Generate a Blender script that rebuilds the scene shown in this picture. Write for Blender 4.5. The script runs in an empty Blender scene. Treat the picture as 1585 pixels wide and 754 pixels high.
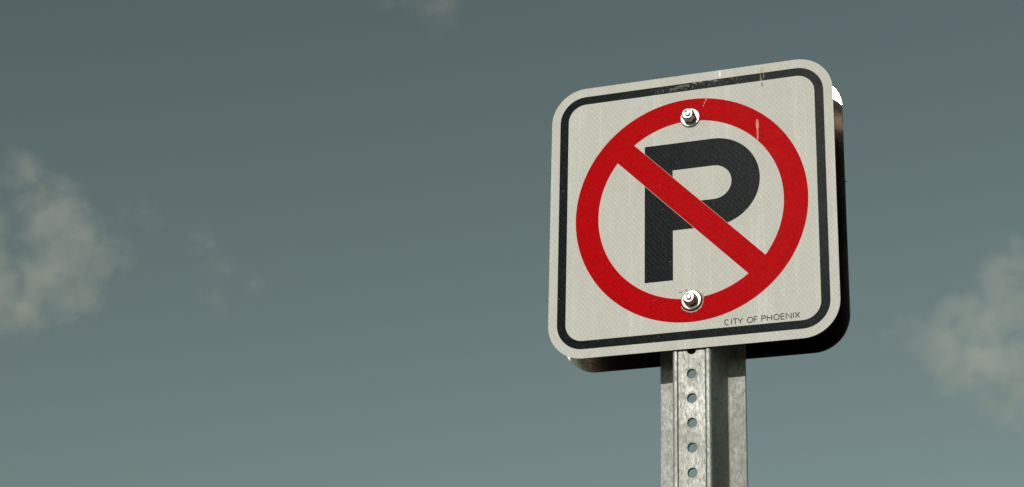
import bpy, bmesh, math, random
from mathutils import Vector, Matrix, noise
import numpy as np

random.seed(4)
R = math.radians
IN = 0.0254
scene = bpy.context.scene
C = scene.collection

# ------------------------------------------------------------------ camera
Z0 = 2.35                                   # height of the sign centre above the ground
SIGN = Vector((0.0, 0.0, Z0))
CAM = SIGN + Vector((0.51463, -1.82456, -0.78315))
right = Vector((0.93529, 0.35295, 0.02578))
down = Vector((-0.10622, 0.34947, -0.93091))
fwd = Vector((-0.33757, 0.86793, 0.36434))
cam_data = bpy.data.cameras.new('camera')
cam_data.sensor_width = 36.0
cam_data.lens = 3072.08 / 1585.0 * 36.0
cam_data.clip_start = 0.05
cam_data.clip_end = 30000.0
cam = bpy.data.objects.new('camera', cam_data)
C.objects.link(cam)
m = Matrix((right, -down, -fwd)).transposed().to_4x4()
m.translation = CAM
cam.matrix_world = m
scene.camera = cam

# ------------------------------------------------------------------ sky and sun
SUN_EL, SUN_AZ = R(24.5), R(9.8)            # azimuth: degrees to the left of the sign's facing direction
world = bpy.data.worlds.new('World')
scene.world = world
world.use_nodes = True
wn, wl = world.node_tree.nodes, world.node_tree.links
wn.clear()
sky = wn.new('ShaderNodeTexSky')
sky.sky_type = 'NISHITA'
sky.sun_disc = False
sky.sun_elevation = SUN_EL
sky.sun_rotation = R(180) + SUN_AZ
sky.altitude = 300
sky.air_density = 1.0
sky.dust_density = 1.0
sky.ozone_density = 1.0
hsv = wn.new('ShaderNodeHueSaturation')
hsv.inputs['Saturation'].default_value = 0.42
tint = wn.new('ShaderNodeMix'); tint.data_type = 'RGBA'; tint.blend_type = 'MULTIPLY'
tint.inputs['Factor'].default_value = 1.0
tint.inputs[7].default_value = (0.69, 0.828, 0.69, 1)
bg = wn.new('ShaderNodeBackground')
bg.inputs['Strength'].default_value = 0.05
wo = wn.new('ShaderNodeOutputWorld')
wl.new(sky.outputs[0], hsv.inputs['Color'])
gam = wn.new('ShaderNodeGamma')
gam.inputs['Gamma'].default_value = 1.12
wl.new(hsv.outputs[0], gam.inputs['Color'])
wl.new(gam.outputs[0], tint.inputs[6])
wl.new(tint.outputs[2], bg.inputs['Color'])
wl.new(bg.outputs[0], wo.inputs['Surface'])

sun_dir = Vector((-math.sin(SUN_AZ) * math.cos(SUN_EL), -math.cos(SUN_AZ) * math.cos(SUN_EL), math.sin(SUN_EL)))
sl = bpy.data.lights.new('sun', 'SUN')
sl.energy = 3.1
sl.angle = R(0.5)
sl.color = (1.0, 0.97, 0.905)
so = bpy.data.objects.new('sun', sl)
so.rotation_euler = sun_dir.to_track_quat('Z', 'Y').to_euler()
so.location = (0, -3, 6)
C.objects.link(so)

scene.view_settings.view_transform = 'Standard'
scene.view_settings.look = 'None'
scene.view_settings.exposure = 0.0
scene.view_settings.gamma = 1.0
scene.view_settings.use_curve_mapping = False
scene.cycles.volume_bounces = 2
scene.cycles.volume_step_rate = 0.35
scene.cycles.volume_max_steps = 256
scene.cycles.max_bounces = 12
scene.cycles.glossy_bounces = 8


# ------------------------------------------------------------------ node helper
class NT:
    def __init__(self, name):
        self.mat = bpy.data.materials.new(name)
        self.mat.use_nodes = True
        self.t = self.mat.node_tree
        self.t.nodes.clear()
        self.out = self.t.nodes.new('ShaderNodeOutputMaterial')

    def put(self, sock, v):
        if isinstance(v, bpy.types.NodeSocket):
            self.t.links.new(v, sock)
        elif v is not None:
            if sock.type == 'RGBA' and len(v) == 3:
                v = (*v, 1)
            sock.default_value = v

    def math(self, op, a, b=None, c=None, clamp=False):
        n = self.t.nodes.new('ShaderNodeMath'); n.operation = op; n.use_clamp = clamp
        for i, v in enumerate((a, b, c)):
            if v is not None:
                self.put(n.inputs[i], v)
        return n.outputs[0]

    def vmath(self, op, a, b=None):
        n = self.t.nodes.new('ShaderNodeVectorMath'); n.operation = op
        self.put(n.inputs[0], a)
        if b is not None:
            self.put(n.inputs[1], b)
        return n.outputs['Value'] if op in ('LENGTH', 'DISTANCE', 'DOT_PRODUCT') else n.outputs[0]

    def obj(self):
        return self.t.nodes.new('ShaderNodeTexCoord').outputs['Object']

    def xyz(self, v):
        n = self.t.nodes.new('ShaderNodeSeparateXYZ'); self.put(n.inputs[0], v)
        return n.outputs[0], n.outputs[1], n.outputs[2]

    def noise(self, vec, scale, detail=2.0, rough=0.5, dist=0.0, stretch=None):
        if stretch:
            vec = self.vmath('MULTIPLY', vec, stretch)
        n = self.t.nodes.new('ShaderNodeTexNoise')
        self.put(n.inputs['Vector'], vec)
        n.inputs['Scale'].default_value = scale
        n.inputs['Detail'].default_value = detail
        n.inputs['Roughness'].default_value = rough
        n.inputs['Distortion'].default_value = dist
        return n.outputs[0]

    def voronoi(self, vec, scale, feature='F1'):
        n = self.t.nodes.new('ShaderNodeTexVoronoi'); n.feature = feature
        self.put(n.inputs['Vector'], vec); n.inputs['Scale'].default_value = scale
        return n

    def ramp(self, v, a, b, lo=0.0, hi=1.0):
        n = self.t.nodes.new('ShaderNodeMapRange'); n.interpolation_type = 'SMOOTHSTEP'
        self.put(n.inputs[0], v)
        n.inputs[1].default_value = a; n.inputs[2].default_value = b
        n.inputs[3].default_value = lo; n.inputs[4].default_value = hi
        return n.outputs[0]

    def mix(self, f, a, b, blend='MIX'):
        n = self.t.nodes.new('ShaderNodeMix'); n.data_type = 'RGBA'; n.blend_type = blend
        self.put(n.inputs[0], f); self.put(n.inputs[6], a); self.put(n.inputs[7], b)
        return n.outputs[2]

    def bump(self, h, strength, dist):
        n = self.t.nodes.new('ShaderNodeBump')
        n.inputs['Strength'].default_value = strength
        n.inputs['Distance'].default_value = dist
        self.put(n.inputs['Height'], h)
        return n.outputs[0]

    def principled(self, color, rough=0.5, metal=0.0, normal=None, spec=0.5):
        n = self.t.nodes.new('ShaderNodeBsdfPrincipled')
        self.put(n.inputs['Base Color'], color)
        self.put(n.inputs['Roughness'], rough)
        self.put(n.inputs['Metallic'], metal)
        self.put(n.inputs['Specular IOR Level'], spec)
        if normal is not None:
            self.put(n.inputs['Normal'], normal)
        self.t.links.new(n.outputs[0], self.out.inputs['Surface'])
        return n


# All sign meshes use local coordinates with x, z in metres from the sign centre.
def blob(N, X, Z, vec, cx, cz, rx, rz, wob=0.5, nscale=400):
    """ragged spot of its own shape on the face (a chip, a drip, a scratch)"""
    dx = N.math('DIVIDE', N.math('SUBTRACT', X, cx * IN), rx * IN)
    dz = N.math('DIVIDE', N.math('SUBTRACT', Z, cz * IN), rz * IN)
    d = N.math('SQRT', N.math('ADD', N.math('MULTIPLY', dx, dx), N.math('MULTIPLY', dz, dz)))
    n = N.noise(vec, nscale, 3, 0.6)
    d = N.math('ADD', d, N.math('MULTIPLY', N.math('SUBTRACT', n, 0.5), wob * 2))
    return N.ramp(d, 0.75, 1.05, 1.0, 0.0)


def lattice(N, X, Z):
    """the raised diamond seal lines of prismatic sheeting"""
    out = None
    for s in (1, -1):
        u = N.math('ADD', X, N.math('MULTIPLY', Z, 0.86 * s))
        fr = N.math('FRACT', N.math('MULTIPLY', u, 1.0 / (0.205 * IN)))
        line = N.ramp(N.math('ABSOLUTE', N.math('SUBTRACT', fr, 0.5)), 0.36, 0.47)
        out = line if out is None else N.math('MAXIMUM', out, line)
    return out


WHITE = (0.545, 0.53, 0.47)


def white_color(N, vec, X, Z, lat):
    big = N.noise(vec, 14, 3, 0.6)
    col = N.mix(N.ramp(big, 0.3, 0.7), (0.475, 0.468, 0.430), (0.508, 0.50, 0.46))
    cell = N.noise(vec, 900, 2, 0.7)
    col = N.mix(N.ramp(cell, 0.35, 0.7, 0.0, 0.35), col, (0.37, 0.362, 0.325))
    lm = N.ramp(N.noise(vec, 160, 3, 0.7), 0.3, 0.7, 0.15, 0.75)
    col = N.mix(N.math('MULTIPLY', lat, lm), col, (0.63, 0.622, 0.57))
    # fine vertical tooling lines, in loose bands
    vl = N.noise(vec, 1.0, 2, 0.6, stretch=(1500, 0, 6))
    band = N.noise(vec, 1.0, 1, 0.5, stretch=(75, 0, 5))
    vm = N.math('MULTIPLY', N.ramp(vl, 0.5, 0.62), N.ramp(band, 0.52, 0.66))
    col = N.mix(N.math('MULTIPLY', vm, 0.5), col, (0.66, 0.655, 0.61))
    # bright prism sparkles in those bands
    vo = N.voronoi(vec, 330)
    sp = N.math('MULTIPLY', N.ramp(vo.outputs['Distance'], 0.10, 0.2, 1, 0), N.ramp(band, 0.5, 0.62))
    col = N.mix(N.math('MULTIPLY', sp, 0.7), col, (0.84, 0.84, 0.81))
    # dirt film
    dirt = N.noise(vec, 60, 5, 0.7, stretch=(1.6, 1, 0.6))
    col = N.mix(N.ramp(dirt, 0.55, 0.8, 0, 0.18), col, (0.33, 0.31, 0.25))
    return col


def mat_white():
    N = NT('white_prismatic_sheeting')
    v = N.obj(); X, Y, Z = N.xyz(v)
    lat = lattice(N, X, Z)
    col = white_color(N, v, X, Z, lat)
    drip = blob(N, X, Z, v, 3.13, 5.72, 0.11, 0.16, 0.6)
    col = N.mix(N.math('MULTIPLY', drip, 0.55), col, (0.45, 0.36, 0.20))
    d2 = blob(N, X, Z, v, 3.10, 5.08, 0.05, 0.10, 0.9)
    col = N.mix(N.math('MULTIPLY', d2, 0.6), col, (0.12, 0.10, 0.06))
    scr = blob(N, X, Z, v, 1.33, 5.83, 0.05, 0.17, 0.5)
    col = N.mix(N.math('MULTIPLY', scr, 0.8), col, (0.85, 0.85, 0.82))
    for (a, b) in ((-0.40, -3.60), (-0.17, -3.53)):        # specks by the lower washer
        s = blob(N, X, Z, v, a, b, 0.085, 0.026, 0.7, 700)
        col = N.mix(N.math('MULTIPLY', s, 0.75), col, (0.09, 0.012, 0.010))
    rn = N.noise(v, 120, 3, 0.6)
    nb = N.noise(v, 260, 3, 0.6)
    h = N.math('ADD', N.math('MULTIPLY', lat, 0.6), nb)
    N.principled(col, N.ramp(rn, 0.3, 0.7, 0.5, 0.62), 0, N.bump(h, 0.16, 0.0004), 0.08)
    return N.mat


def mat_black(slash_gap=False):
    N = NT('parking_letter_black' if slash_gap else 'black_screen_ink')
    v = N.obj(); X, Y, Z = N.xyz(v)
    lat = lattice(N, X, Z)
    n1 = N.noise(v, 330, 5, 0.8)
    n2 = N.noise(v, 60, 4, 0.6)
    col = N.mix(N.ramp(n1, 0.46, 0.70), (0.0025, 0.0050, 0.0060), (0.023, 0.0265, 0.027))
    col = N.mix(N.math('MULTIPLY', lat, 0.14), col, (0.06, 0.065, 0.065))
    col = N.mix(N.ramp(n2, 0.5, 0.75, 0, 0.25), col, (0.026, 0.029, 0.029))
    vo = N.voronoi(v, 210)
    keep = N.ramp(N.noise(v, 90, 2, 0.5), 0.56, 0.66)
    sp = N.math('MULTIPLY', N.ramp(vo.outputs['Distance'], 0.05, 0.14, 1, 0), keep)
    col = N.mix(N.math('MULTIPLY', sp, 0.75), col, (0.42, 0.42, 0.38))
    if slash_gap:
        # the print leaves a hairline of white sheeting beside the red slash
        d = N.math('ABSOLUTE', N.math('ADD', X, Z))
        g = N.math('LESS_THAN', d, (0.500 + 0.022) * math.sqrt(2) * IN)
        col = N.mix(N.math('MULTIPLY', g, 0.85), col, (0.40, 0.33, 0.28))
    else:
        # scuffed top edge, the chips in it and one drip
        for (a, b, rx, rz, f) in ((-0.25, 5.50, 0.34, 0.055, .55), (0.25, 5.57, 0.10, 0.05, .9), (0.5, 5.58, 0.09, 0.045, .9),
                                  (0.95, 5.60, 0.17, 0.04, .9), (1.15, 5.53, 0.12, 0.05, .7), (-0.62, 5.42, 0.25, 0.05, .45),
                                  (3.05, 5.40, 0.035, 0.22, .8), (3.18, 5.48, 0.03, 0.16, .8), (3.10, 5.24, 0.035, 0.10, .7)):
            c = blob(N, X, Z, v, a, b, rx, rz, 0.7, 500)
            col = N.mix(N.math('MULTIPLY', c, f * 0.5), col, (0.34, 0.33, 0.285))
        sc = N.noise(v, 1.0, 3, 0.7, 0.6, stretch=(700, 0, 260))
        reg = blob(N, X, Z, v, 0.5, 5.43, 2.2, 0.5, 0.35, 120)
        col = N.mix(N.math('MULTIPLY', N.math('MULTIPLY', N.ramp(sc, 0.54, 0.66), reg), 0.5), col, (0.30, 0.30, 0.26))
    h = N.math('ADD', N.math('MULTIPLY', lat, 0.5), N.noise(v, 420, 4, 0.65))
    N.principled(col, N.ramp(n2, 0.3, 0.7, 0.23, 0.27), 0, N.bump(h, 0.10, 0.0004), 0.007)
    return N.mat


def mat_red():
    N = NT('red_screen_ink')
    v = N.obj(); X, Y, Z = N.xyz(v)
    lat = lattice(N, X, Z)
    n1 = N.noise(v, 300, 5, 0.78)
    n2 = N.noise(v, 30, 3, 0.6)
    col = N.mix(N.ramp(n1, 0.35, 0.7), (0.475, 0.0008, 0.0026), (0.28, 0.0004, 0.0016))
    col = N.mix(N.math('MULTIPLY', lat, 0.35), col, (0.50, 0.005, 0.007))
    col = N.mix(N.ramp(n2, 0.45, 0.75, 0, 0.3), col, (0.42, 0.004, 0.005))
    vo = N.voronoi(v, 260)
    keep = N.ramp(N.noise(v, 110, 2, 0.5), 0.60, 0.68)
    sp = N.math('MULTIPLY', N.ramp(vo.outputs['Distance'], 0.06, 0.16, 1, 0), keep)
    col = N.mix(N.math('MULTIPLY', sp, 0.5), col, (0.70, 0.25, 0.22))
    for (a, b, rx, rz, f) in ((2.87, 3.33, 0.065, 0.24, .62), (2.875, 3.0, 0.04, 0.36, .55), (2.88, 2.72, 0.03, 0.1, .7),
                              (0.73, 4.75, 0.035, 0.09, .55), (0.67, 4.6, 0.03, 0.08, .45), (0.61, 4.48, 0.03, 0.06, .4)):
        c = blob(N, X, Z, v, a, b, rx, rz, 0.55, 500)
        col = N.mix(N.math('MULTIPLY', c, f), col, (0.66, 0.36, 0.32))
    h = N.math('ADD', N.math('MULTIPLY', lat, 0.5), N.noise(v, 420, 4, 0.65))
    N.principled(col, N.ramp(n2, 0.3, 0.7, 0.28, 0.34), 0, N.bump(h, 0.12, 0.0004), 0.004)
    return N.mat


def mat_text():
    N = NT('thin_black_print')
    v = N.obj()
    n1 = N.noise(v, 900, 3, 0.7)
    N.principled(N.mix(N.ramp(n1, 0.3, 0.75), (0.02, 0.021, 0.02), (0.07, 0.068, 0.06)), 0.55, 0, None, 0.3)
    return N.mat


def mat_alu():
    N = NT('bare_aluminium_sheet')
    v = N.obj()
    b = N.noise(v, 1.0, 4, 0.6, stretch=(900, 900, 12))
    g = N.noise(v, 22, 4, 0.6)
    col = N.mix(N.ramp(g, 0.35, 0.7), (0.25, 0.222, 0.20), (0.17, 0.147, 0.128))
    col = N.mix(N.ramp(b, 0.4, 0.75, 0, 0.35), col, (0.42, 0.38, 0.34))
    N.principled(col, N.ramp(g, 0.3, 0.7, 0.18, 0.28), 1.0, N.bump(b, 0.06, 0.0002))
    return N.mat


def mat_galv(name, dull):
    """dull 0: rubbed bright zinc; 1: matt, tan-stained zinc"""
    N = NT(name)
    v = N.obj(); X, Y, Z = N.xyz(v)
    st = N.noise(v, 1.0, 6, 0.7, 0.4, stretch=(520, 520, 210))
    fine = N.noise(v, 1.0, 4, 0.75, 0.2, stretch=(1900, 1900, 900))
    blot = N.noise(v, 48, 5, 0.62, 0.5, stretch=(1, 1, 0.5))
    wide = N.noise(v, 17, 3, 0.6, 0.3, stretch=(1, 1, 0.6))
    spang = N.voronoi(N.vmath('MULTIPLY', v, (1, 1, 0.7)), 260)
    sv = N.xyz(spang.outputs['Color'])[0]
    k = 0.86 + 0.12 * dull
    col = N.mix(N.ramp(st, 0.34, 0.66), (0.20 * k, 0.20 * k, 0.186 * k), (0.46 * k, 0.462 * k, 0.438 * k))
    col = N.mix(N.math('MULTIPLY', sv, 0.38), col, (0.50 * k, 0.50 * k, 0.475 * k))
    col = N.mix(N.ramp(fine, 0.54, 0.72, 0, 0.6), col, (0.13, 0.13, 0.115))
    col = N.mix(N.ramp(blot, 0.48, 0.72, 0, 0.35 + 0.15 * dull), col, (0.27, 0.258, 0.22))
    col = N.mix(N.ramp(wide, 0.45, 0.66, 0, 0.42), col, (0.22, 0.215, 0.19))
    # grime drawn down from each punched hole, rust pricks
    rust = N.noise(v, 150, 4, 0.7)
    col = N.mix(N.ramp(rust, 0.66, 0.78, 0, 0.45), col, (0.16, 0.12, 0.08))
    fz = N.math('FRACT', N.math('SUBTRACT', N.math('DIVIDE', Z, IN), Z0 / IN % 1.0))
    hz = N.math('MINIMUM', fz, N.math('SUBTRACT', 1.0, fz))
    hx = N.math('DIVIDE', X, IN)
    hd = N.math('SQRT', N.math('ADD', N.math('MULTIPLY', hx, hx), N.math('MULTIPLY', hz, hz)))
    hd = N.math('ADD', hd, N.math('MULTIPLY', N.math('SUBTRACT', N.noise(v, 210, 3, 0.6), 0.5), 0.22))
    col = N.mix(N.ramp(hd, 0.16, 0.36, 0.45, 0.0), col, (0.19, 0.165, 0.12))
    ro = N.math('ADD', N.ramp(st, 0.3, 0.7, 0.55 + 0.12 * dull, 0.46 + 0.14 * dull), N.ramp(blot, 0.4, 0.75, 0, 0.12))
    me = N.ramp(blot, 0.42, 0.75, 0.46 - 0.16 * dull, 0.28 - 0.13 * dull)
    h = N.math('ADD', st, N.math('MULTIPLY', fine, 0.7))
    N.principled(col, ro, me, N.bump(h, 0.30, 0.0005), 0.3)
    return N.mat


def mat_zinc():
    N = NT('bright_zinc_hardware')
    v = N.obj()
    g = N.noise(v, 500, 3, 0.6)
    col = N.mix(N.ramp(g, 0.4, 0.7), (0.42, 0.42, 0.395), (0.30, 0.30, 0.285))
    N.principled(col, N.ramp(g, 0.3, 0.7, 0.30, 0.42), 1.0, N.bump(g, 0.12, 0.0002))
    return N.mat


def mat_nut():
    N = NT('greased_steel_nut')
    v = N.obj()
    g = N.noise(v, 400, 3, 0.6)
    col = N.mix(N.ramp(g, 0.4, 0.7), (0.36, 0.36, 0.345), (0.24, 0.24, 0.23))
    N.principled(col, N.ramp(g, 0.3, 0.7, 0.32, 0.42), 1.0, N.bump(g, 0.12, 0.0002))
    return N.mat


def mat_shade_burr():
    N = NT('shade_and_burr_black')  # matt black for the washer's stand-in shadow and the rear edge burr
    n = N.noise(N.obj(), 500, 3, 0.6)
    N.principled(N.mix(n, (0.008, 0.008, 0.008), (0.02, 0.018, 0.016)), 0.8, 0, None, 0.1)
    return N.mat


def mat_ground():
    N = NT('desert_dirt')
    v = N.obj()
    a = N.noise(v, 0.35, 6, 0.65)
    b = N.noise(v, 9, 6, 0.7)
    col = N.mix(N.ramp(a, 0.35, 0.7), (0.10, 0.082, 0.066), (0.075, 0.062, 0.051))
    col = N.mix(N.ramp(b, 0.45, 0.75, 0, 0.6), col, (0.05, 0.043, 0.037))
    N.principled(col, 0.95, 0, N.bump(b, 0.6, 0.03), 0.1)
    return N.mat


M_WHITE, M_BLACK, M_PBLACK, M_RED, M_TEXT = mat_white(), mat_black(), mat_black(True), mat_red(), mat_text()
M_ALU, M_ZINC, M_GROUND = mat_alu(), mat_zinc(), mat_ground()
M_GALV, M_DULL = mat_galv('rubbed_galvanised_steel', 0), mat_galv('dull_galvanised_steel', 1)
M_NUT, M_SHADE_BURR = mat_nut(), mat_shade_burr()


# ------------------------------------------------------------------ object helpers
def link(name, me, mat, parent=None, smooth=None):
    o = bpy.data.objects.new(name, me)
    if mat is not None:
        me.materials.append(mat)
    C.objects.link(o)
    if parent is not None:
        o.parent = parent
    if smooth is not None:
        for p in me.polygons:
            p.use_smooth = True
        me.set_sharp_from_angle(angle=R(smooth))
    return o


def from_bm(name, bm, mat, parent=None, smooth=None, recalc=True):
    if recalc:
        bmesh.ops.recalc_face_normals(bm, faces=bm.faces)
    me = bpy.data.meshes.new(name)
    bm.to_mesh(me); bm.free()
    return link(name, me, mat, parent, smooth)


def thing(name, loc, label, cat, group=None):
    e = bpy.data.objects.new(name, None)
    e.empty_display_size = 0.1
    e.location = loc
    e['label'] = label; e['category'] = cat
    if group:
        e['group'] = group
    C.objects.link(e)
    return e


def rrect(hw, hh, r, n=14):
    pts = []
    for (cx, cz, a0) in ((hw - r, hh - r, 0), (-hw + r, hh - r, 90), (-hw + r, -hh + r, 180), (hw - r, -hh + r, 270)):
        for i in range(n + 1):
            a = R(a0 + 90 * i / n)
            pts.append((cx + r * math.cos(a), cz + r * math.sin(a)))
    return pts


def circle(r, n=128, cx=0, cz=0):
    return [(cx + r * math.cos(2 * math.pi * i / n), cz + r * math.sin(2 * math.pi * i / n)) for i in range(n)]


def band_mesh(outer, inner, y0, y1):
    """closed band between two outlines with equal point counts (inches); y0 front, y1 back"""
    bm = bmesh.new()
    n = len(outer)
    g = [[bm.verts.new((x * IN, y * IN, z * IN)) for (x, z) in o] for (o, y) in ((outer, y0), (inner, y0), (outer, y1), (inner, y1))]
    for i in range(n):
        j = (i + 1) % n
        bm.faces.new((g[0][i], g[0][j], g[1][j], g[1][i]))
        bm.faces.new((g[2][j], g[2][i], g[3][i], g[3][j]))
        bm.faces.new((g[0][j], g[0][i], g[2][i], g[2][j]))
        bm.faces.new((g[1][i], g[1][j], g[3][j], g[3][i]))
    return bm


def slab_mesh(outline, y0, y1, holes=()):
    """flat plate from an outline with optional holes, in inches"""
    bm = bmesh.new()
    loops = [outline] + list(holes)
    es = []
    for lp in loops:
        vs = [bm.verts.new((x * IN, y0 * IN, z * IN)) for (x, z) in lp]
        es += [bm.edges.new((vs[i], vs[(i + 1) % len(vs)])) for i in range(len(vs))]
    bmesh.ops.triangle_fill(bm, use_beauty=True, edges=es)
    ex = bmesh.ops.extrude_face_region(bm, geom=list(bm.faces))
    for v in ex['geom']:
        if isinstance(v, bmesh.types.BMVert):
            v.co.y = y1 * IN
    return bm


# ------------------------------------------------------------------ ground
bm = bmesh.new()
rings, seg = [0, 3, 8, 20, 60, 200, 800, 3000, 12000], 64
prev = [bm.verts.new((0, 0, 0))]
for r in rings[1:]:
    cur = [bm.verts.new((r * math.cos(2 * math.pi * i / seg), r * math.sin(2 * math.pi * i / seg), 0)) for i in range(seg)]
    for i in range(seg):
        j = (i + 1) % seg
        bm.faces.new((prev[0], cur[i], cur[j]) if len(prev) == 1 else (prev[i], cur[i], cur[j], prev[j]))
    prev = cur
g = from_bm('ground', bm, M_GROUND)
g['kind'] = 'structure'

# ------------------------------------------------------------------ sign post: flanged channel with a punched web
T_PANEL = 0.08
WEB_Y = T_PANEL + 0.004           # front of the web's edge beads touches the panel
FL_Y = 1.70                       # front of the flanges
GA = 0.15                         # steel gauge
post = thing('sign_post', (0, 0, 0), 'galvanised steel channel post with a row of punched holes holding the signs', 'post')
TOP_IN = 5.45                     # top of the post relative to the sign centre
Zc = Z0 / IN                      # sign centre in inches above ground
H_TOT = TOP_IN + Zc


def web_mesh():
    bm = bmesh.new()
    half = 0.50
    nseg = 24
    ya, yb = WEB_Y + 0.035, WEB_Y + 0.035 + GA
    hr = 0.1875

    def V(x, y, z):
        return bm.verts.new((x * IN, y * IN, z * IN))
    # cells of one inch, each with a punched hole, counted down from the sign centre
    k_lo = -int(Zc) + 1
    k_hi = 4
    for k in range(k_lo, k_hi + 1):
        zc = Zc + k
        sq = []
        for i in range(nseg):
            a = 2 * math.pi * i / nseg
            c, s = math.cos(a), math.sin(a)
            q = 0.5 / max(abs(c), abs(s))
            sq.append((c * q * half / 0.5, s * q))
        cir = [(hr * math.cos(2 * math.pi * i / nseg), hr * math.sin(2 * math.pi * i / nseg)) for i in range(nseg)]
        so_ = [V(x, ya, zc + z) for x, z in sq]
        mid = [V(x * 1.09, ya, zc + z * 1.09) for x, z in cir]
        ci = [V(x, ya + 0.02, zc + z) for x, z in cir]
        cb = [V(x, yb, zc + z) for x, z in cir]
        sb = [V(x, yb, zc + z) for x, z in sq]
        for i in range(nseg):
            j = (i + 1) % nseg
            for A, B in ((so_, mid), (mid, ci), (ci, cb), (cb, sb)):
                bm.faces.new((A[i], A[j], B[j], B[i]))
    zt, zb = Zc + k_hi + 0.5, Zc + k_lo - 0.5
    for (z0, z1) in ((zt, H_TOT), (-0.5, zb)):
        for y in (ya, yb):
            bm.faces.new((V(-half, y, z0), V(half, y, z0), V(half, y, z1), V(-half, y, z1)))
    bm.faces.new((V(-half, ya, H_TOT), V(half, ya, H_TOT), V(half, yb, H_TOT), V(-half, yb, H_TOT)))
    bmesh.ops.remove_doubles(bm, verts=bm.verts, dist=1e-6)
    return bm


def extrude_profile(prof, z0=-0.5, z1=None, jitter=0.0):
    """closed profile (x, y inches) drawn up the post in short lifts, so an edge can wander a little"""
    z1 = H_TOT if z1 is None else z1
    bm = bmesh.new()
    steps = 60
    rows = []
    for s in range(steps + 1):
        z = z0 + (z1 - z0) * s / steps
        rows.append([bm.verts.new((x * IN, y * IN, z * IN)) for x, y in prof])
    n = len(prof)
    for s in range(steps):
        for i in range(n):
            j = (i + 1) % n
            bm.faces.new((rows[s][i], rows[s][j], rows[s + 1][j], rows[s + 1][i]))
    bm.faces.new(rows[0][::-1]); bm.faces.new(rows[-1])
    return bm


from_bm('web', web_mesh(), M_GALV, post, 35)
ya = WEB_Y + 0.035
for s in (-1, 1):
    # rounded bead along the corner of the channel, proud of the web
    prof = [(0.5, ya + GA), (0.5, ya), (0.535, ya - 0.002), (0.552, ya + 0.05), (0.572, ya + 0.02), (0.595, WEB_Y + 0.008), (0.63, WEB_Y + 0.002),
            (0.68, WEB_Y), (0.72, WEB_Y + 0.008), (0.755, WEB_Y + 0.03), (0.778, WEB_Y + 0.065), (0.79, WEB_Y + 0.12), (0.66, ya + GA)]
    from_bm('corner_bead', extrude_profile([(x * s, y) for x, y in prof]), M_GALV, post, 50)
    # flaring side wall
    y1, y2 = WEB_Y + 0.12, FL_Y - 0.03
    prof = [(0.79, y1), (1.05, y2), (1.075, y2 + 0.03 + GA), (0.93, y2 + 0.03 + GA), (0.89, y2), (0.66, ya + GA)]
    from_bm('side_wall', extrude_profile([(x * s, y) for x, y in prof]), M_DULL, post, 40)
    # outer flange with a rolled edge, one side bent back a little more
    sw = 0.022 if s < 0 else -0.004
    prof = [(1.05, y2), (1.07, FL_Y - 0.012), (1.10, FL_Y), (1.40, FL_Y + sw), (1.66, FL_Y + 2 * sw), (1.70, FL_Y + 2 * sw - 0.012), (1.74, FL_Y + 2 * sw - 0.012),
            (1.765, FL_Y + 2 * sw + 0.008), (1.77, FL_Y + 2 * sw + 0.035), (1.755, FL_Y + GA - 0.01), (1.72, FL_Y + GA), (1.075, FL_Y + GA)]
    from_bm('flange', extrude_profile([(x * s, y) for x, y in prof]), M_DULL, post, 50)

# ------------------------------------------------------------------ front sign
sign = thing('no_parking_sign', SIGN, 'square white no parking sign with a red ring and slash over a black letter', 'sign')
# aluminium blank with the sheeting bonded to its face
bm = slab_mesh(rrect(5.992, 5.992, 1.492), 0.0142, T_PANEL)
from_bm('aluminium_panel', bm, M_ALU, sign)
bm = slab_mesh(rrect(6, 6, 1.5), 0.0, 0.014)
from_bm('reflective_sheeting', bm, M_WHITE, sign)
F = -0.006                        # front of the printed films
from_bm('border_stripe', band_mesh(rrect(5.62, 5.61, 1.12), rrect(5.255, 5.26, 0.755), F, -0.0005), M_BLACK, sign)

# the black letter: stem and bowl
so_, sr = 1.005, 1.925
cz = 1.015
out = [(-1.90, 2.94), (-1.90, -3.06), (-0.71, -3.06), (-0.71, -0.91)]
out += [(so_ + sr * math.cos(R(a)), cz + sr * math.sin(R(a))) for a in np.linspace(-90, 90, 41)]
inn = [(-0.71, 1.74), (-0.71, 0.265)] + [(1.02 + 0.738 * math.cos(R(a)), 1.0025 + 0.738 * math.sin(R(a))) for a in np.linspace(-90, 90, 25)]
from_bm('parking_letter', slab_mesh(out, F, -0.0005, [inn]), M_PBLACK, sign)

# red prohibition ring and slash
from_bm('prohibition_ring', band_mesh(circle(4.875, 160, 0, -0.02), circle(3.89, 160, 0, -0.02), F, -0.0005), M_RED, sign)
hw = 0.5
e1 = [(-4.25, 0), (4.25, 0)]
sl_pts = []
d45 = math.sqrt(0.5)
for (a, w) in ((-4.2, hw), (4.2, hw), (4.2, -hw), (-4.2, -hw)):
    x, z = a * d45 + w * d45, -a * d45 + w * d45
    sl_pts.append((x, z + 0.005))
from_bm('prohibition_slash', slab_mesh(sl_pts, F - 0.005, F + 0.001), M_RED, sign)


# small lettering in single strokes
def arc(cx, cz, rx, rz, a0, a1, n=16):
    return [(cx + rx * math.cos(R(a0 + (a1 - a0) * i / n)), cz + rz * math.sin(R(a0 + (a1 - a0) * i / n))) for i in range(n + 1)]


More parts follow.
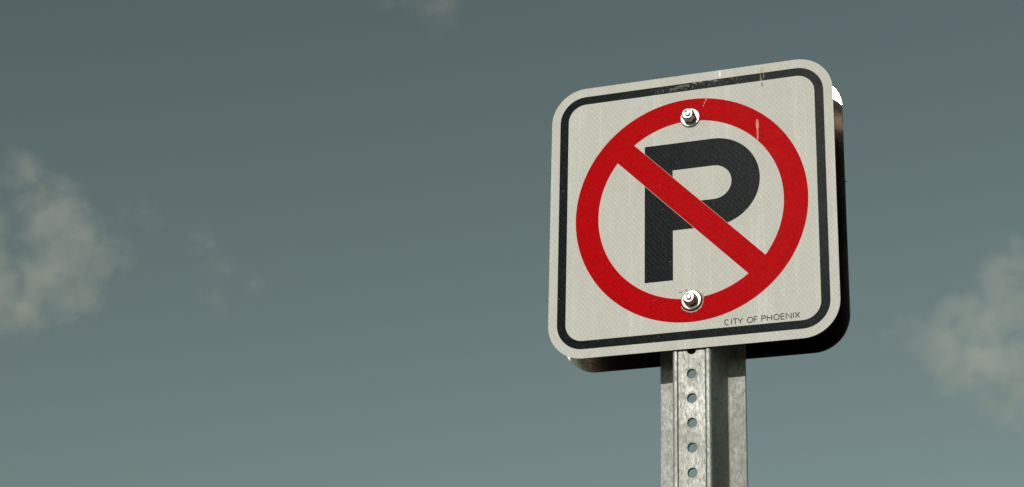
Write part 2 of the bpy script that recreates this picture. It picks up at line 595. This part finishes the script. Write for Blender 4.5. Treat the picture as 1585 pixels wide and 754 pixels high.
GLYPH = {
    'C': [[(1.0, .86)] + arc(.56, .5, .52, .5, 55, 305, 18) + [(1.0, .14)]],
    'I': [[(.5, 0), (.5, 1)]],
    'T': [[(.5, 0), (.5, 1)], [(0, 1), (1, 1)]],
    'Y': [[(0, 1), (.5, .48), (.5, 0)], [(.5, .48), (1, 1)]],
    'O': [arc(.5, .5, .5, .5, 0, 360, 24)],
    'F': [[(0, 0), (0, 1), (1, 1)], [(0, .52), (.9, .52)]],
    'P': [[(0, 0), (0, 1), (.55, 1)] + arc(.55, .75, .42, .25, 90, -90, 10) + [(0, .5)]],
    'H': [[(0, 0), (0, 1)], [(1, 0), (1, 1)], [(0, .52), (1, .52)]],
    'E': [[(1, 0), (0, 0), (0, 1), (1, 1)], [(0, .52), (.9, .52)]],
    'N': [[(0, 0), (0, 1), (1, 0), (1, 1)]],
    'X': [[(0, 0), (1, 1)], [(0, 1), (1, 0)]],
}


def stroke(bm, pts, w, y0, y1):
    """mitred ribbon with thickness along a polyline"""
    n = len(pts)
    closed = (Vector(pts[0]) - Vector(pts[-1])).length < 1e-6
    L, Rr = [], []
    for i in range(n):
        p = Vector(pts[i])
        a = Vector(pts[i - 1]) if i else (Vector(pts[-2]) if closed else None)
        b = Vector(pts[i + 1]) if i < n - 1 else (Vector(pts[1]) if closed else None)
        d1 = (p - a).normalized() if a is not None else None
        d2 = (b - p).normalized() if b is not None else None
        d1 = d1 or d2; d2 = d2 or d1
        n1, n2 = Vector((-d1.y, d1.x)), Vector((-d2.y, d2.x))
        mdir = (n1 + n2)
        mdir = mdir.normalized() if mdir.length > 1e-6 else n1
        k = min(1 / max(mdir.dot(n1), 0.35), 2.2)
        L.append(p + mdir * w / 2 * k); Rr.append(p - mdir * w / 2 * k)
    rows = [[bm.verts.new((q.x * IN, y * IN, q.y * IN)) for q in side] for side in (L, Rr) for y in (y0, y1)]
    lf, lb, rf, rb = rows
    for i in range(n - 1):
        for A, B in ((lf, rf), (rf, rb), (rb, lb), (lb, lf)):
            bm.faces.new((A[i], A[i + 1], B[i + 1], B[i]))
    if not closed:
        bm.faces.new((lf[0], rf[0], rb[0], lb[0])); bm.faces.new((lf[-1], lb[-1], rb[-1], rf[-1]))


LET = [('C', 215, 275), ('I', 315, 330), ('T', 350, 410), ('Y', 420, 495), ('O', 565, 650), ('F', 672, 720), ('P', 787, 848), ('H', 871, 940),
       ('O', 972, 1056), ('E', 1082, 1135), ('N', 1162, 1238), ('I', 1262, 1278), ('X', 1297, 1365)]
BASE, CAP = -5.165, 0.222
for ch, a, b in LET:
    x0, x1 = 1.39 + (a - 215) * 0.002609, 1.39 + (b - 215) * 0.002609
    zb = BASE + (x0 - 1.39) * 0.010
    bm = bmesh.new()
    for k, st in enumerate(GLYPH[ch]):
        stroke(bm, [(x0 + x * (x1 - x0), zb + z * CAP) for x, z in st], 0.041, F - 0.0012 * k, -0.0005 - 0.0001 * k)
    lo = from_bm('letter', bm, M_TEXT, sign)


# nut, bolt end and washer
def lathe(prof, n=36, hexfrom=None):
    """prof: (radius, protrusion) in inches, axis towards the viewer (-y); hexfrom: per-row roundness 0 hex .. 1 round"""
    bm = bmesh.new()
    rows = []
    for k, (r, h) in enumerate(prof):
        row = []
        for i in range(n):
            a = 2 * math.pi * i / n
            rr = r
            if hexfrom is not None:
                t = ((a + R(12)) % (math.pi / 3)) - math.pi / 6
                rr = r * ((1 - hexfrom[k]) * (math.cos(math.pi / 6) / math.cos(t)) + hexfrom[k])
            row.append(bm.verts.new((rr * math.cos(a) * IN, -h * IN, rr * math.sin(a) * IN)))
        rows.append(row)
    for A, B in zip(rows, rows[1:]):
        for i in range(n):
            j = (i + 1) % n
            bm.faces.new((A[i], A[j], B[j], B[i]))
    bm.faces.new(rows[-1])
    bm.faces.new(rows[0][::-1])
    return bm


WASH = [(0.17, 0.004), (0.40, 0.004), (0.418, 0.02), (0.418, 0.05), (0.405, 0.066), (0.385, 0.07), (0.30, 0.074), (0.22, 0.076), (0.17, 0.076)]
NUT = [(0.24, 0.076), (0.300, 0.078), (0.305, 0.10), (0.300, 0.24), (0.292, 0.30), (0.262, 0.355), (0.238, 0.40), (0.232, 0.445), (0.222, 0.462),
       (0.205, 0.470), (0.175, 0.470), (0.160, 0.464), (0.152, 0.43)]
HEXR = [0.2, 0.0, 0.0, 0.1, 0.45, 0.9, 1, 1, 1, 1, 1, 1, 1]
STUD = [(0.122, 0.076), (0.122, 0.455), (0.116, 0.478), (0.10, 0.49), (0.06, 0.496), (0.02, 0.498)]
for zc, lab, rot in ((4.0, 'upper bolt with nut and washer on the red ring', 0), (-4.0, 'lower bolt with nut and washer ringed by torn sheeting', 23)):
    bolt = from_bm('bolt', lathe(STUD, 24), M_ZINC, sign, 40)
    bolt.location = (0.055 * IN, 0, zc * IN)
    bolt.rotation_euler = (0, R(rot), 0)
    bolt['label'] = lab
    from_bm('washer', lathe([(r_, h_ + (0.03 if zc < 0 else 0)) for r_, h_ in WASH], 48), M_ZINC, bolt, 40)
    from_bm('nut', lathe(NUT, 48, HEXR), M_NUT, bolt, 40)
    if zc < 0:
        from_bm('shade_disc', lathe([(0.2, 0.007), (0.435, 0.007), (0.445, 0.015), (0.435, 0.032), (0.2, 0.032)], 48), M_SHADE_BURR, bolt, 40)  # added black disc, stands in for the shadow crescent around the lower washer
    # shank behind the panel, through the web
    from_bm('shank', lathe([(0.14, -0.45), (0.155, -0.44), (0.155, 0.003)], 20), M_ZINC, bolt, 40)

# ragged rim of sheeting torn up around the lower washer
bm = bmesh.new()
n = 46
for i in range(n):
    a = R(-152 + 190 * i / n) + random.uniform(-.01, .01)
    da = R(190 / n) * 0.42
    r0, r1 = 0.455, 0.455 + random.uniform(0.035, 0.075)
    h = random.uniform(0.02, 0.045)
    q = []
    for (r, aa, y) in ((r0, a - da, F - 0.002), (r0, a + da, F - 0.002), (r1, a + da * .6, F - h), (r1 + .01, a - da * .3, F - h * .8)):
        q.append(((0.055 + r * math.cos(aa)) * IN, y * IN, (-4.0 + r * math.sin(aa)) * IN))
    top = [bm.verts.new(p) for p in q]
    bot = [bm.verts.new((p[0], p[1] + 0.006 * IN, p[2])) for p in q]
    bm.faces.new(top); bm.faces.new(bot[::-1])
    for k in range(4):
        bm.faces.new((top[k], bot[k], bot[(k + 1) % 4], top[(k + 1) % 4]))
to = from_bm('torn_sheeting', bm, M_WHITE, sign)
to['kind'] = 'stuff'

# ------------------------------------------------------------------ rear sign, bolted to the flanges and facing away
BK = FL_Y + GA + 0.004
rear = thing('rear_sign', SIGN + Vector((0, BK * IN, 0)), 'bare aluminium back of a second sign, mostly hidden behind the no parking sign', 'sign')
from_bm('aluminium_panel', slab_mesh(rrect(6, 6, 1.5), 0.0, 0.08), M_ALU, rear)
from_bm('reflective_sheeting', slab_mesh(rrect(5.995, 5.995, 1.495), 0.082, 0.094), M_WHITE, rear)

bm = slab_mesh([(5.99, 1.14), (6.035, 1.15), (6.075, 1.185), (6.04, 1.178), (5.99, 1.18)], 0.02, 0.05)
from_bm('edge_burr', bm, M_SHADE_BURR, rear)

# ------------------------------------------------------------------ clouds: real bodies of thin scattering vapour
def ray(px, py):
    d = right * ((px - 792.5) / 3072.08) + down * ((py - 377) / 3072.08) + fwd
    return d


def cloud(spots, dist, dens, seed, label, nscale, thr=0.16, amp=1.65, soft=1.15, wamp=75):
    """spots: (px, py, radius px, depth offset in radii)"""
    k = dist / 3072.08
    cs, rs = [], []
    for (px, py, r, dz) in spots:
        cs.append(CAM + ray(px, py) * (dist + dz * r * k)); rs.append(r * k)
    ctr = sum((c * r for c, r in zip(cs, rs)), Vector()) / sum(rs)
    cs = [c - ctr for c in cs]
    # the bodies are shallower than they are wide: measured in a space stretched along ax
    ax = Vector((fwd.x, fwd.y, 0)).normalized()
    ST = 1.1
    sts = lambda p: p + ax * (p.dot(ax) * ST)
    uns = lambda p: p - ax * (p.dot(ax) * ST / (1 + ST))
    cs = [sts(c) for c in cs]
    bm = bmesh.new()
    bmesh.ops.create_icosphere(bm, subdivisions=5, radius=1.0)
    for v in bm.verts:
        d = v.co.normalized()
        best = min(rs) * 0.4
        for c, r in zip(cs, rs):
            b = d.dot(c); q = b * b - c.dot(c) + (r * 1.12) ** 2
            if q > 0:
                best = max(best, b + math.sqrt(q))
        v.co = d * best
    bmesh.ops.smooth_vert(bm, verts=bm.verts, factor=0.5, use_axis_x=True, use_axis_y=True, use_axis_z=True)
    for v in bm.verts:
        v.co = uns(v.co)
    N = NT('cloud_vapour')
    v = N.obj()
    along = N.vmath('DOT_PRODUCT', v, tuple(ax))
    sc_ = N.t.nodes.new('ShaderNodeVectorMath'); sc_.operation = 'SCALE'
    sc_.inputs[0].default_value = tuple(ax * ST); N.put(sc_.inputs['Scale'], along)
    vs = N.vmath('ADD', v, sc_.outputs[0])
    warp = N.t.nodes.new('ShaderNodeTexNoise'); N.put(warp.inputs['Vector'], N.vmath('ADD', v, (seed * 91.0, 13.0, seed * 47.0)))
    warp.inputs['Scale'].default_value = 1.5 / k / 100; warp.inputs['Detail'].default_value = 4
    wv = N.vmath('MULTIPLY', N.vmath('SUBTRACT', warp.outputs['Color'], (.5, .5, .5)), (wamp * k,) * 3)
    vw = N.vmath('ADD', vs, wv)
    mx = None
    for c, r in zip(cs, rs):
        e = N.math('SUBTRACT', 1.0, N.math('DIVIDE', N.vmath('DISTANCE', vw, tuple(c)), r * 0.98))
        mx = e if mx is None else N.math('SMOOTH_MAX', mx, e, 0.18)
    n = N.noise(N.vmath('ADD', v, (seed * 371.0, seed * 113.0, seed * 57.0)), nscale / k / 100, 8, 0.60, 0.5)
    body = N.math('ADD', mx, N.math('MULTIPLY', N.math('SUBTRACT', n, 0.5), amp))
    body = N.ramp(body, thr, thr + soft)
    body = N.math('MULTIPLY', body, N.ramp(mx, -0.02, 0.4))
    den = N.math('MULTIPLY', body, dens / k / 100)
    pv = N.t.nodes.new('ShaderNodeVolumePrincipled')
    pv.inputs['Color'].default_value = (0.955, 0.965, 0.885, 1)
    pv.inputs['Anisotropy'].default_value = 0.0
    N.put(pv.inputs['Density'], den)
    N.t.links.new(pv.outputs[0], N.out.inputs['Volume'])
    o = from_bm('cloud', bm, N.mat)
    o.location = ctr
    o['label'] = label; o['category'] = 'cloud'; o['group'] = 'clouds in the grey sky'
    return o


cloud([(30, 265, 62, .2), (-60, 350, 120, 0), (75, 335, 92, 0), (125, 385, 88, -.2), (70, 430, 95, .2), (-20, 440, 120, 0), (180, 395, 46, .2), (120, 465, 70, 0), (30, 480, 80, 0)],
      1500, 2.0, 1, 'large pale ragged cloud at the left edge of the sky', 1.9)
cloud([(312, 372, 48, 0), (345, 415, 46, .4), (395, 440, 44, 0), (338, 462, 50, -.3)],
      1600, 0.95, 2, 'faint broken wisps of small cloud right of the large left cloud', 2.8, 0.24, wamp=50)
cloud([(228, 325, 50, 0), (190, 330, 34, 0)], 1600, 0.5, 3, 'barely visible thin curl of cloud close beside the large left cloud', 3.4, 0.26, wamp=45)
cloud([(690, 5, 66, 0), (640, -25, 62, .3), (594, -5, 42, 0), (686, 40, 40, .2), (720, -30, 60, 0)],
      1300, 0.75, 4, 'thin faint cloud touching the top edge of the picture', 2.4, 0.22, wamp=45)
cloud([(1590, 405, 62, .2), (1545, 420, 62, 0), (1650, 470, 125, 0), (1565, 480, 92, 0), (1510, 500, 80, .2), (1460, 535, 78, 0), (1540, 560, 95, -.2), (1620, 580, 120, 0), (1580, 610, 95, 0), (1415, 520, 55, 0), (1480, 575, 70, 0)],
      1500, 2.1, 5, 'broad pale cloud at the right edge of the sky', 1.9)
